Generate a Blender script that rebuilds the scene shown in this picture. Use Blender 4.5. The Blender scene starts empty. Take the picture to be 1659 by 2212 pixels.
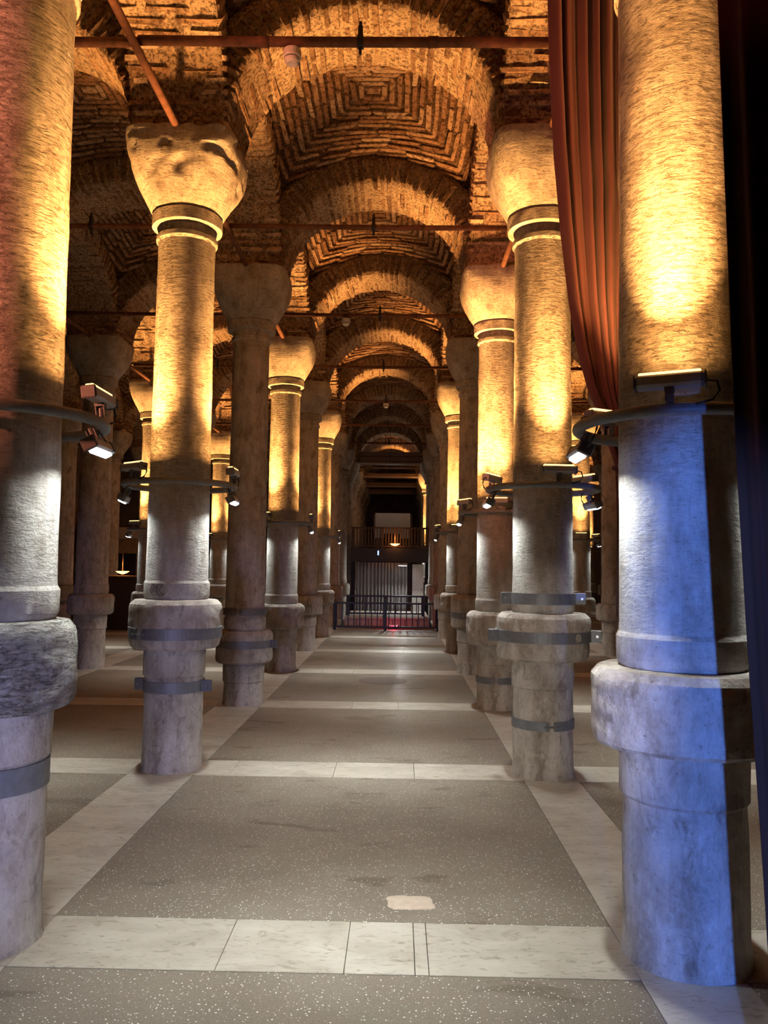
import bpy, bmesh, math, random
import numpy as np
from mathutils import Vector, Matrix, noise as mn

random.seed(7)
C = bpy.context.scene.collection
SC = bpy.context.scene
PI = math.pi

# ------------------------------------------------------------------ camera
F, PITCH, YAW, ROLL = 1708.1, 0.0671, 0.0183, 0.0126
def cam_axes():
    cy, sy = math.cos(YAW), math.sin(YAW)
    f = Vector((-sy*math.cos(PITCH), cy*math.cos(PITCH), math.sin(PITCH)))
    r0 = Vector((cy, sy, 0)); u0 = r0.cross(f)
    r = r0*math.cos(ROLL)+u0*math.sin(ROLL); u = -r0*math.sin(ROLL)+u0*math.cos(ROLL)
    return r, u, f
_r, _u, _f = cam_axes()
cd = bpy.data.cameras.new('camera'); cam = bpy.data.objects.new('camera', cd); C.objects.link(cam)
cam.matrix_world = Matrix(((_r.x, _u.x, -_f.x, 0), (_r.y, _u.y, -_f.y, 0), (_r.z, _u.z, -_f.z, 1.6), (0, 0, 0, 1)))
cd.sensor_width = 36; cd.sensor_fit = 'AUTO'; cd.lens = F/2212*36; cd.clip_start = .05; cd.clip_end = 200
SC.camera = cam

# ------------------------------------------------------------------ world, light, exposure
w = bpy.data.worlds.new('world'); SC.world = w; w.use_nodes = True
w.node_tree.nodes['Background'].inputs[0].default_value = (.01, .008, .007, 1)
w.node_tree.nodes['Background'].inputs[1].default_value = .2
SC.view_settings.view_transform = 'Standard'; SC.view_settings.look = 'None'
SC.view_settings.exposure = 0.5; SC.view_settings.gamma = 1; SC.view_settings.use_curve_mapping = False
SC.cycles.use_denoising = True
SC.cycles.max_bounces = 5; SC.cycles.diffuse_bounces = 3; SC.cycles.adaptive_threshold = .035; SC.cycles.glossy_bounces = 2
SC.cycles.caustics_reflective = False; SC.cycles.caustics_refractive = False
SC.cycles.sample_clamp_indirect = 4

AMBER = (1, .43, .11); COOL = (.93, 1.0, .98)
AMBER_W, AMBER_SPILL, COOL_W, COOL_SPILL = 20.5, 2.5, 5.6, 2.9
def spot(name, loc, to, power, col, size, blend=.4, rad=.05, squash=(1, 1)):
    l = bpy.data.lights.new(name, 'SPOT'); l.energy = power; l.color = col; l.spot_size = size; l.spot_blend = blend; l.shadow_soft_size = rad
    o = bpy.data.objects.new(name, l); C.objects.link(o); o.location = loc
    o.rotation_euler = (Vector(to)-Vector(loc)).to_track_quat('-Z', 'Y').to_euler(); o.scale = (*squash, 1); return o
# stage light of the hall behind the camera: blue low, rose high; plus two added fills
spot('blue_spotlight', (.15, -.6, .95), (1.24, 3.2, 1.0), 520, (.10, .25, 1.0), .70, .5, .02, (.36, 1))
spot('blue_wash', (-.7, -1.2, .8), (-2.2, 6, .62), 470, (.52, .54, 1.0), .60, .6, .35, (1, .55))
spot('house_spotlight', (-.5, -1.5, 1.5), (1.22, 6.3, .72), 460, (1.0, .92, .84), .25, .7, .1)  # added fill to brighten the lower right shafts, no known lamp
spot('stage_spotlight', (-.1, -1.5, 1.3), (-.25, 20, .35), 500, (.62, .52, 1.0), .13, .4, .05)  # added fill to brighten the stage front, no known lamp
spot('rose_spotlight', (-5.2, .3, 2.9), (-1.8, 3.4, 3.3), 1900, (1.0, .28, .14), .62, .8, .1)
spot('rose_spotlight', (-.6, -1.0, 3.2), (1.22, 3.4, 4.2), 110, (1.0, .17, .16), .55, .8, .1)

# ------------------------------------------------------------------ layout
Y1, P = 3.4406, 2.8598
def Yn(n): return Y1+P*(n-1)
XS = {'LLL': -7.569, 'LL': -4.664, 'L': -1.759, 'R': 1.146, 'RR': 4.051, 'RRR': 6.956}
S = 2.905
RIDE = 4.98                     # springing height of the arches
HALF = .375                     # half depth of an arch
BI = 1.0; BE = 1.33             # rise inside / outside
ROWS = 13
ORD = ['', 'first', 'second', 'third', 'fourth', 'fifth', 'sixth', 'seventh', 'eighth', 'ninth', 'tenth', 'eleventh', 'twelfth', 'thirteenth', 'fourteenth']
ROWNAME = {'LLL': 'in the farthest left row', 'LL': 'in the second row to the left', 'L': 'in the row left of the aisle', 'R': 'in the row right of the aisle', 'RR': 'in the second row to the right', 'RRR': 'in the farthest right row'}

SHORT = {'LLL': 'of the farthest left row', 'LL': 'of the second left row', 'L': 'along the left aisle columns', 'R': 'along the right aisle columns', 'RR': 'of the second right row', 'RRR': 'of the farthest right row'}
# ------------------------------------------------------------------ materials
def srgb(r, g, b):
    f = lambda c: ((c/255+.055)/1.055)**2.4 if c/255 > .04045 else c/255/12.92
    return (f(r), f(g), f(b), 1)
class NT:
    def __init__(s, name):
        s.m = bpy.data.materials.new(name); s.m.use_nodes = True; s.t = s.m.node_tree; s.n = s.t.nodes
        s.b = s.n['Principled BSDF']; s.co = None
    def new(s, typ, **kw):
        n = s.n.new(typ)
        for k, v in kw.items():
            if k in n.inputs: n.inputs[k].default_value = v
            else: setattr(n, k, v)
        return n
    def link(s, a, b): s.t.links.new(a, b)
    def coord(s, scale=(1, 1, 1), world=False):
        if s.co is None:
            s.co = s.new('ShaderNodeTexCoord'); s.geo = s.new('ShaderNodeNewGeometry')
        mp = s.new('ShaderNodeMapping'); mp.inputs['Scale'].default_value = scale
        s.link(s.geo.outputs['Position'] if world else s.co.outputs['Object'], mp.inputs['Vector']); return mp.outputs[0]
    def noise(s, scale, detail=4, rough=.6, stretch=(1, 1, 1), world=False, dist=0):
        n = s.new('ShaderNodeTexNoise'); n.inputs['Scale'].default_value = scale; n.inputs['Detail'].default_value = detail
        n.inputs['Roughness'].default_value = rough; n.inputs['Distortion'].default_value = dist
        s.link(s.coord(stretch, world), n.inputs['Vector']); return n.outputs['Fac']
    def ramp(s, fac, stops):
        r = s.new('ShaderNodeValToRGB'); e = r.color_ramp.elements
        while len(e) < len(stops): e.new(.5)
        for i, (p, c) in enumerate(stops):
            e[i].position = p; e[i].color = c if len(c) == 4 else (*c, 1)
        s.link(fac, r.inputs[0]); return r.outputs[0]
    def mix(s, fac, a, b, mode='MIX'):
        n = s.new('ShaderNodeMix'); n.data_type = 'RGBA'; n.blend_type = mode
        for k, v in ((0, fac), (6, a), (7, b)):
            if hasattr(v, 'is_linked'): s.link(v, n.inputs[k])
            else: n.inputs[k].default_value = v if not isinstance(v, tuple) else (v if len(v) == 4 else (*v, 1))
        return n.outputs[2]
    def math(s, op, a, b=0.0):
        n = s.new('ShaderNodeMath'); n.operation = op
        for k, v in ((0, a), (1, b)):
            if hasattr(v, 'is_linked'): s.link(v, n.inputs[k])
            else: n.inputs[k].default_value = v
        return n.outputs[0]
    def bump(s, h, strength=.5, dist=.01, prev=None):
        n = s.new('ShaderNodeBump'); n.inputs['Strength'].default_value = strength; n.inputs['Distance'].default_value = dist
        s.link(h, n.inputs['Height'])
        if prev is not None: s.link(prev, n.inputs['Normal'])
        return n.outputs[0]
    def done(s, col=None, rough=.8, normal=None, metal=0, spec=.3):
        if col is not None:
            if hasattr(col, 'is_linked'): s.link(col, s.b.inputs['Base Color'])
            else: s.b.inputs['Base Color'].default_value = col
        if hasattr(rough, 'is_linked'): s.link(rough, s.b.inputs['Roughness'])
        else: s.b.inputs['Roughness'].default_value = rough
        s.b.inputs['Metallic'].default_value = metal; s.b.inputs['Specular IOR Level'].default_value = spec
        if normal is not None: s.link(normal, s.b.inputs['Normal'])
        return s.m

def stone(name, tool, lo, mid, hi):
    t = NT(name)
    c = t.ramp(t.noise(2.6, 7, .7, (1, 1, .7)), [(.28, lo), (.5, mid), (.72, hi)])
    st = t.ramp(t.noise(6, 6, .75, (1.5, 1.5, .3)), [(.40, (.55, .49, .43)), (.56, (1, 1, 1))])
    c = t.mix(.5, c, st, 'MULTIPLY')
    bl = t.ramp(t.noise(4.3, 5, .7, dist=.4), [(.36, (.50, .44, .38)), (.52, (1, 1, 1)), (.70, (1.12, 1.1, 1.08))])
    c = t.mix(.45, c, bl, 'MULTIPLY')
    sp = t.ramp(t.noise(42, 4, .65), [(.34, (1.2, 1.19, 1.17)), (.45, (1, 1, 1)), (.62, (1, 1, 1)), (.72, (.38, .34, .3))])
    c = t.mix(.7, c, sp, 'MULTIPLY')
    n = t.bump(t.noise(75, 5, .7), .5, .006)
    if tool:
        pk = t.noise(20, 5, .72, (1, 1, 3.4), dist=.4)
        sp_ = t.new('ShaderNodeSeparateXYZ'); t.link(t.co.outputs['Object'], sp_.inputs[0])
        mr = t.new('ShaderNodeMapRange'); mr.inputs['From Min'].default_value = 1.9; mr.inputs['From Max'].default_value = 2.5   # the lower part of a shaft is dressed smoother
        mr.inputs['To Min'].default_value = .38 if tool <= 1 else 1; mr.inputs['To Max'].default_value = 1; t.link(sp_.outputs[2], mr.inputs['Value'])
        c = t.mix(t.math('MULTIPLY', mr.outputs[0], .75), c, t.ramp(pk, [(.34, (.42, .36, .30)), (.46, (1, 1, 1)), (.7, (1.08, 1.07, 1.05))]), 'MULTIPLY')
        n = t.bump(t.ramp(pk, [(.34, (0, 0, 0)), (.48, (.75, .75, .75)), (.66, (1, 1, 1))]), .5, .032, n)
        t.link(t.math('MULTIPLY', mr.outputs[0], min(1, tool*.95)), n.node.inputs['Strength'])
        n = t.bump(t.noise(6, 3, .6, (1, 1, 2)), tool*.4, .03, n)
    else:
        n = t.bump(t.noise(26, 5, .72), .75, .014, n)
        n = t.bump(t.noise(7, 4, .6), .45, .02, n)
        dk = t.ramp(t.noise(9, 6, .75, (1, 1, .6), dist=.6), [(.34, (.45, .40, .35)), (.48, (1, 1, 1))])
        c = t.mix(.75, c, dk, 'MULTIPLY')
    return t.done(c, .78, n, 0, .25)
M = {}
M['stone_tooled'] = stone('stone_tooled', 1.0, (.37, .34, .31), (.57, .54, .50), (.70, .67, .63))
M['stone_smooth'] = stone('stone_smooth', 0, (.32, .28, .245), (.50, .455, .41), (.64, .60, .555))
M['stone_rough'] = stone('stone_rough', 1.35, (.38, .36, .34), (.56, .54, .51), (.72, .70, .66))
M['stone_capital'] = stone('stone_capital', .45, (.28, .25, .22), (.46, .43, .39), (.60, .57, .53))

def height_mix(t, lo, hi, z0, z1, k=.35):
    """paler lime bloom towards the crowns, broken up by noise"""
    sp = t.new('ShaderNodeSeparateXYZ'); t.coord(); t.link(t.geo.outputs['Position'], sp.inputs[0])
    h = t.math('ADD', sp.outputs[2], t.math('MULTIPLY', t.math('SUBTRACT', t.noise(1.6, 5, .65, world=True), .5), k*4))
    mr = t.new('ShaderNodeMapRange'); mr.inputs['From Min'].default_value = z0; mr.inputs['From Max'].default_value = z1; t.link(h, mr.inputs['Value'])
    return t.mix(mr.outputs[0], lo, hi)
def brickmat(name, stops, bloom):
    t = NT(name); oi = t.new('ShaderNodeObjectInfo'); t.coord()
    r = t.math('FRACT', t.math('ADD', oi.outputs['Random'], t.geo.outputs['Random Per Island']))
    c = t.ramp(r, stops)
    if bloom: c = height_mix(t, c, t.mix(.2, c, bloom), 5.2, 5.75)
    g = t.ramp(t.noise(20, 5, .75, world=True), [(.38, (.26, .20, .17)), (.50, (1, 1, 1)), (.70, (1.35, 1.3, 1.2))])
    c = t.mix(.9, c, g, 'MULTIPLY')
    n = t.bump(t.noise(55, 5, .75, world=True), 1.0, .024)
    n = t.bump(t.noise(17, 3, .6, world=True), .7, .03, n)
    return t.done(c, .92, n, 0, .15)
M['brick'] = brickmat('brick', [(0, (.19, .10, .058)), (.4, (.31, .185, .115)), (.75, (.42, .28, .18)), (1, (.54, .40, .28))], (.72, .57, .41))
M['lit_brick'] = brickmat('lit_brick', [(0, (.36, .21, .13)), (.4, (.54, .35, .23)), (.75, (.66, .48, .34)), (1, (.74, .58, .44))], (.80, .64, .46))  # brick copy lightened for lengthwise arches: missing light put into the colour
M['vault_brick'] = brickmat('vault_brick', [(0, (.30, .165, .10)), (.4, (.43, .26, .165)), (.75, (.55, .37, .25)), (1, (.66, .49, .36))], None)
def mortar(name, lo, mid, hi, bloom):
    t = NT(name)
    c = t.ramp(t.noise(7, 6, .7, world=True), [(.3, lo), (.5, mid), (.7, hi)])
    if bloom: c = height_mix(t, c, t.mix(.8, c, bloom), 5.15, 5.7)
    g = t.ramp(t.noise(34, 4, .75, world=True), [(.40, (.18, .13, .11)), (.52, (1, 1, 1)), (.7, (1.3, 1.25, 1.15))])
    c = t.mix(.85, c, g, 'MULTIPLY')
    n = t.bump(t.noise(34, 5, .8, world=True), 1.0, .04)
    return t.done(c, .95, n, 0, .1)
M['mortar'] = mortar('mortar', (.15, .085, .053), (.31, .20, .13), (.48, .35, .24), (.80, .64, .46))
M['lit_mortar'] = mortar('lit_mortar', (.22, .13, .08), (.45, .30, .20), (.62, .46, .33), (.80, .64, .46))  # mortar copy lightened the same way, light painted into the colour
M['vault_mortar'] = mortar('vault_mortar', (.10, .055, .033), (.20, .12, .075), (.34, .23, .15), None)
def simple(name, col, rough=.6, metal=0, nz=0, spec=.4, var=.15, scale=30):
    t = NT(name)
    c = t.ramp(t.noise(scale, 4, .6), [(.3, tuple(x*(1-var) for x in col[:3])), (.7, tuple(min(1, x*(1+var)) for x in col[:3]))])
    return t.done(c, rough, t.bump(t.noise(scale*2.5, 3, .6), nz, .003) if nz else None, metal, spec)
M['grey_paint'] = simple('grey_paint', (.21, .215, .225), .45, 0, .1)
M['strap'] = simple('strap_paint', (.17, .175, .19), .5, .2, .15)
M['bolt'] = simple('bolt_steel', (.35, .35, .36), .35, .8)
M['rust'] = simple('rusted_iron', (.15, .065, .04), .75, .1, .5, .3, .35, 18)
M['housing'] = simple('lamp_housing', (.45, .44, .44), .45, .15)
M['cable'] = simple('black_rubber', (.02, .02, .022), .6)
M['black_iron'] = simple('black_iron', (.025, .025, .03), .45, .3)
M['white_plastic'] = simple('white_plastic', (.75, .72, .68), .4)
M['dark_plaster'] = simple('dark_plaster', (.20, .15, .13), .9, 0, .3, .2, .2, 3)
M['pale_board'] = simple('pale_board', (.50, .42, .36), .8, 0, .1, .2, .1, 3)
M['timber'] = simple('timber', (.30, .19, .12), .7, 0, .3, .3, .3, 8)
M['dark_wood'] = simple('dark_wood', (.10, .055, .035), .6, 0, .2, .3, .3, 10)
M['dark_board'] = simple('dark_board', (.05, .04, .045), .7)
M['joint'] = simple('joint_grout', (.17, .15, .125), .95, 0, .3)
def fabric(name, col):
    t = NT(name)
    c = t.ramp(t.noise(6, 4, .6, (1, 1, .1)), [(.3, tuple(x*.8 for x in col)), (.7, tuple(x*1.2 for x in col))])
    m = t.done(c, .95, t.bump(t.noise(220, 2, .5, (1, 1, .3)), .25, .002), 0, .1)
    t.b.inputs['Sheen Weight'].default_value = .04
    return m
M['curtain'] = fabric('curtain_velvet', (.06, .022, .022))
M['black_curtain'] = fabric('black_velvet', (.05, .02, .012))
M['grey_curtain'] = fabric('grey_curtain', (.34, .32, .31))
def emit(name, col, st):
    m = bpy.data.materials.new(name); m.use_nodes = True; nt = m.node_tree
    nt.nodes.remove(nt.nodes['Principled BSDF']); e = nt.nodes.new('ShaderNodeEmission'); e.inputs[0].default_value = (*col, 1); e.inputs[1].default_value = st
    nt.links.new(e.outputs[0], nt.nodes['Material Output'].inputs[0]); return m
M['lens_amber'] = emit('lens_amber', (1, .55, .16), 3.0)
M['lens_white'] = emit('lens_white', (.95, .97, 1), 9.0)
M['glow_orange'] = emit('glow_orange', (1, .38, .10), 5)
M['glow_red'] = emit('glow_red', (1, .05, .10), 6)
M['glow_blue'] = emit('glow_blue', (.15, .3, 1), 5)
def terrazzo():
    t = NT('terrazzo')
    c = t.ramp(t.noise(1.1, 5, .6, world=True), [(.3, (.195, .165, .13)), (.7, (.275, .24, .195))])
    fine = t.ramp(t.noise(120, 3, .7, world=True), [(.35, (.72, .70, .68)), (.65, (1.15, 1.13, 1.1))])
    c = t.mix(.8, c, fine, 'MULTIPLY')
    wet = t.ramp(t.noise(1.7, 4, .55, (1, 2.2, 1), True, .6), [(.60, (1, 1, 1)), (.67, (.62, .58, .55))])
    c = t.mix(.8, c, wet, 'MULTIPLY')
    v = t.new('ShaderNodeTexVoronoi'); v.inputs['Scale'].default_value = 92; t.link(t.coord((1, 1, 1), True), v.inputs['Vector'])
    sep = t.new('ShaderNodeSeparateColor'); t.link(v.outputs['Color'], sep.inputs[0])
    pick = t.math('GREATER_THAN', sep.outputs[0], .38)
    size = t.math('LESS_THAN', v.outputs['Distance'], t.math('ADD', t.math('MULTIPLY', sep.outputs[1], .24), .10))
    chip = t.math('MULTIPLY', pick, size)
    c = t.mix(chip, c, t.ramp(sep.outputs[2], [(.1, (.27, .23, .19)), (.6, (.40, .36, .31)), (.88, (.90, .88, .82))]))
    rg = t.math('SUBTRACT', .62, t.math('MULTIPLY', chip, .38))
    return t.done(c, rg, t.bump(t.noise(90, 3, .6, world=True), .15, .003), 0, .4)
M['terrazzo'] = terrazzo()
def marble():
    t = NT('marble_paving')
    oi = t.new('ShaderNodeObjectInfo')
    c = t.ramp(t.noise(2.4, 6, .65, (1, 2.0, 1), True, .5), [(.28, (.37, .33, .275)), (.5, (.48, .44, .375)), (.72, (.57, .535, .47))])
    v = t.ramp(t.noise(13, 5, .7, (1, 2.4, 1), True, 1.0), [(.33, (.55, .5, .42)), (.46, (1, 1, 1))])
    c = t.mix(.85, c, v, 'MULTIPLY')
    tone = t.ramp(oi.outputs['Random'], [(0, (.93, .92, .90)), (1, (1.04, 1.03, 1.02))])
    c = t.mix(1, c, tone, 'MULTIPLY')
    return t.done(c, .5, t.bump(t.noise(40, 4, .6, world=True), .12, .004), 0, .4)
M['marble'] = marble()
M['patch_beige'] = simple('patch_mortar', (.56, .45, .36), .9, 0, .5, .2, .1, 25)
M['patch_dark'] = simple('patch_dark', (.17, .145, .125), .6, 0, .3, .3, .15, 20)

# ------------------------------------------------------------------ helpers
def link(name, me, parent=None, mat=None, loc=None, smooth=False):
    o = bpy.data.objects.new(name, me); C.objects.link(o)
    if mat is not None and not me.materials: me.materials.append(mat)
    if parent is not None: o.parent = parent
    if loc is not None: o.location = loc
    if smooth: me.polygons.foreach_set('use_smooth', [True]*len(me.polygons))
    return o
def mesh(name, v, f):
    me = bpy.data.meshes.new(name); me.from_pydata([tuple(x) for x in v], [], f); me.update(); return me
def thing(name, label, cat, loc=(0, 0, 0), group=None):
    o = bpy.data.objects.new(name, None); C.objects.link(o); o.location = loc; o.empty_display_size = .1
    return tag(o, label, cat, group)
def tag(o, label, cat, group=None):
    o['label'] = label; o['category'] = cat
    if group: o['group'] = group
    return o
def struct(o):
    o['kind'] = 'structure'; return o
class MB:
    """collects boxes, tubes and lathes for one mesh"""
    def __init__(s): s.v = []; s.f = []
    def add(s, v, f):
        k = len(s.v); s.v += [tuple(x) for x in v]; s.f += [tuple(i+k for i in q) for q in f]; return s
    def box(s, c, d, rot=None, cham=0.0):
        bm = bmesh.new(); bmesh.ops.create_cube(bm, size=1)
        bmesh.ops.scale(bm, vec=d, verts=bm.verts)
        if cham: bmesh.ops.bevel(bm, geom=bm.edges[:], offset=cham, segments=1, affect='EDGES')
        R = rot.to_3x3() if rot is not None else Matrix.Identity(3)
        bm.verts.index_update()
        v = [R @ x.co+Vector(c) for x in bm.verts]; f = [[q.index for q in p.verts] for p in bm.faces]; bm.free(); return s.add(v, f)
    def tube(s, pts, r, k=8, caps=True, closed=False):
        pts = [Vector(p) for p in pts]; n = len(pts); v = []; f = []
        for i, p in enumerate(pts):
            a = pts[(i-1) % n] if (closed or i) else p; b = pts[(i+1) % n] if (closed or i < n-1) else p
            t = (b-a).normalized(); ref = Vector((0, 0, 1)) if abs(t.z) < .9 else Vector((1, 0, 0))
            x = t.cross(ref).normalized(); y = x.cross(t)
            for j in range(k):
                q = 2*PI*j/k; v.append(p+x*(r*math.cos(q))+y*(r*math.sin(q)))
        for i in range(n if closed else n-1):
            for j in range(k):
                i2 = (i+1) % n; f.append((i*k+j, i*k+(j+1) % k, i2*k+(j+1) % k, i2*k+j))
        if caps and not closed:
            f.append(tuple(range(k-1, -1, -1))); f.append(tuple((n-1)*k+j for j in range(k)))
        return s.add(v, f)
    def lathe(s, prof, k=24, c=(0, 0, 0), cap=True):
        v = []; f = []; n = len(prof)
        for r, z in prof:
            for j in range(k):
                q = 2*PI*j/k; v.append((c[0]+r*math.cos(q), c[1]+r*math.sin(q), c[2]+z))
        for i in range(n-1):
            for j in range(k): f.append((i*k+j, i*k+(j+1) % k, (i+1)*k+(j+1) % k, (i+1)*k+j))
        if cap: f.append(tuple(range(k-1, -1, -1))); f.append(tuple((n-1)*k+j for j in range(k)))
        return s.add(v, f)
    def xform(s, m): s.v = [tuple(m @ Vector(x)) for x in s.v]; return s
    def mesh(s, name): return mesh(name, s.v, s.f)
    def build(s, name, mat, parent=None, smooth=False, loc=None): return link(name, s.mesh(name), parent, mat, loc, smooth)

# ------------------------------------------------------------------ setting: floor
LX0, LX1 = -2.03, -1.533; RX0, RX1 = .968, 1.378
SW = .2284
floor = struct(MB().box((-1.2, 18.5, -.06), (19, 45, .08)).build('floor', M['joint']))
STR = {}
for k, x in XS.items():
    if k == 'L': STR[k] = (LX0, LX1)
    elif k == 'R': STR[k] = (RX0, RX1)
    else: STR[k] = (x-.235, x+.235)
KS = ['LLL', 'LL', 'L', 'R', 'RR', 'RRR']
J = .0013
def slab(name, x0, x1, y0, y1, mat, top=0.0, ch=.002):
    b = MB(); b.box(((x0+x1)/2, (y0+y1)/2, top-.02), (x1-x0-2*J, y1-y0-2*J, .04), cham=ch)
    o = b.build(name, mat, floor); return o
for n in range(0, ROWS+1):
    yc = Yn(n)
    for i, k in enumerate(KS):
        x0, x1 = STR[k]
        # crossing slab under the column and the long slabs between the rows
        slab('marble_slab', x0, x1, yc-SW, yc+SW, M['marble'])
        y0, y1 = yc+SW, yc+P-SW
        cuts = [y0, y0+(y1-y0)*(.46 if (n+i) % 2 else .57), y1] if n < 7 else [y0, y1]
        for a, b in zip(cuts, cuts[1:]): slab('marble_slab', x0, x1, a, b, M['marble'])
        if i+1 < len(KS):
            xa, xb = x1, STR[KS[i+1]][0]
            if k == 'L' and n == 1: xc = [xa, -.705, -.195, .086, .141, xb]
            elif n < 8:
                rr = random.Random(n*17+i); m = 4 if k == 'L' else 3
                xc = [xa]+[xa+(xb-xa)*(q+rr.uniform(.3, .7))/m for q in range(m-1)]+[xb]
            else: xc = [xa, xb]
            for a, b in zip(xc, xc[1:]): slab('marble_slab', a, b, yc-SW, yc+SW, M['marble'])
            slab('terrazzo_panel', xa, xb, yc+SW, yc+P-SW, M['terrazzo'], -.001)
# strip before the first row
for i in range(len(KS)-1): slab('terrazzo_panel', STR[KS[i]][1], STR[KS[i+1]][0], Yn(-1)+SW, Yn(0)-SW, M['terrazzo'], -.001)
# mortar repair and dark round patch
rr = random.Random(3); pv = []
for q in range(28):
    a = 2*PI*q/28; ex = .112*max(-1, min(1, 1.25*math.cos(a))); ey = .075*max(-1, min(1, 1.3*math.sin(a)))
    pv.append((.077+ex+rr.uniform(-.006, .006)-ey*.1, 3.88+ey+rr.uniform(-.006, .006)))
me = mesh('repair_patch', [(x, y, -.002) for x, y in pv]+[(x+(.077-x)*.06, y+(3.88-y)*.06, .0025) for x, y in pv], [tuple(range(28, 56))]+[(q, (q+1) % 28, 28+(q+1) % 28, 28+q) for q in range(28)])
link('repair_patch', me, floor, M['patch_beige'])
MB().lathe([(.335, -.003), (.335, .0008), (.325, .0015)], 48, (-.19, 11.12, 0)).build('drain_cover', M['patch_dark'], floor)  # dark round stain, modelled as a thin disc

# walls and roof closing the hall
struct(MB().box((-9.3, 18.5, 3.4), (.2, 45, 7)).build('wall_left', M['dark_plaster']))
struct(MB().box((8.3, 18.5, 3.4), (.2, 45, 7)).build('wall_right', M['dark_plaster']))
struct(MB().box((-.5, 41.05, 3.4), (17.8, .2, 7)).build('wall_back', M['dark_plaster']))
struct(MB().box((-.5, -4.0, 3.4), (17.8, .2, 7)).build('wall_front', M['dark_plaster']))
ceiling = struct(MB().box((-.5, 18.5, 6.95), (17.8, 45, .3)).build('ceiling', M['mortar']))

# ------------------------------------------------------------------ brickwork
def brick_mesh(seed, taper=0.0, mat=None):
    rr = random.Random(seed); bm = bmesh.new(); bmesh.ops.create_cube(bm, size=1)
    for v in bm.verts:
        if taper: v.co.x *= 1+taper*(1 if v.co.z > 0 else -1)
    bmesh.ops.bevel(bm, geom=bm.edges[:], offset=.10, segments=1, affect='EDGES')
    for v in bm.verts: v.co += Vector((rr.uniform(-.07, .07), rr.uniform(-.03, .03), rr.uniform(-.03, .03)))
    me = bpy.data.meshes.new('brick'); bm.to_mesh(me); bm.free(); me.materials.append(M[mat or ('brick' if taper else 'vault_brick')]); return me
VOUS = [brick_mesh(s, .11) for s in range(8)]; BRK = [brick_mesh(50+s) for s in range(8)]; PALE = [brick_mesh(s, .11, 'lit_brick') for s in range(8)]
def np_mesh(me):
    v = np.zeros(len(me.vertices)*3); me.vertices.foreach_get('co', v); return v.reshape(-1, 3), [tuple(p.vertices) for p in me.polygons]
VOUS_NP = [np_mesh(m) for m in VOUS]; BRK_NP = [np_mesh(m) for m in BRK]
def put_bricks(parent, mats, lib, lib_np, seed, single):
    rr = random.Random(seed)
    if single:
        for m in mats:
            o = bpy.data.objects.new('brick', lib[rr.randrange(len(lib))]); C.objects.link(o); o.parent = parent; o.matrix_local = m
    else:
        V = []; Fs = []; k = 0
        for m in mats:
            v, f = lib_np[rr.randrange(len(lib_np))]; A = np.array(m)
            V.append(v @ A[:3, :3].T+A[:3, 3]); Fs += [tuple(i+k for i in q) for q in f]; k += len(v)
        me = bpy.data.meshes.new('brick'); me.from_pydata(np.concatenate(V).tolist(), [], Fs); me.update()
        o = link('brick', me, parent, lib[0].materials[0]); o['kind'] = 'stuff'; return me

def frame(xa, ya, za, pos, sx, sy, sz):
    return Matrix(((xa[0]*sx, ya[0]*sy, za[0]*sz, pos[0]), (xa[1]*sx, ya[1]*sy, za[1]*sz, pos[1]), (xa[2]*sx, ya[2]*sy, za[2]*sz, pos[2]), (0, 0, 0, 1)))

# arch, local frame: span along x, depth along y, z up from the floor
def arch_bricks(span, seed):
    rr = random.Random(seed); a = span/2-HALF; mats = []
    # walk the ellipse by arc length
    ts = [i/400*PI for i in range(401)]; L = [0]
    for i in range(400):
        L.append(L[-1]+math.hypot(a*(math.cos(ts[i+1])-math.cos(ts[i])), BI*(math.sin(ts[i+1])-math.sin(ts[i]))))
    N = int(L[-1]/.078); j = 0
    for c in range(N):
        s = (c+.5)/N*L[-1]
        while L[j+1] < s: j += 1
        t = ts[j]+(s-L[j])/(L[j+1]-L[j])*(ts[j+1]-ts[j])
        p = Vector((a*math.cos(t), 0, RIDE+BI*math.sin(t)))
        zr = Vector((math.cos(t)/a, 0, math.sin(t)/BI)).normalized(); ya = Vector((0, 1, 0)); xa = ya.cross(zr)
        cuts = [-HALF, 0, HALF] if c % 2 else [-HALF, -HALF*.48, HALF*.5, HALF]
        if c % 5 == 3: cuts = [-HALF, -.12, HALF]
        for u, v in zip(cuts, cuts[1:]):
            ln = v-u-.014; proud = rr.uniform(-.010, .022); ff = .024 if abs(u) == HALF or abs(v) == HALF else 0
            yc = (u+v)/2+(ff*(1 if v == HALF else -1) if ff else 0)*rr.uniform(.3, 1.2)
            r = Matrix.Rotation(rr.uniform(-.05, .05), 3, zr); X = r @ xa; Yv = r @ ya
            mats.append(frame(X, Yv, zr, p+zr*(.15-proud)+Vector((0, yc, 0)), rr.uniform(.044, .058), ln, .30))
    return mats
def nz(x, y, z, s): return mn.noise(Vector((x*s, y*s, z*s)))
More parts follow.
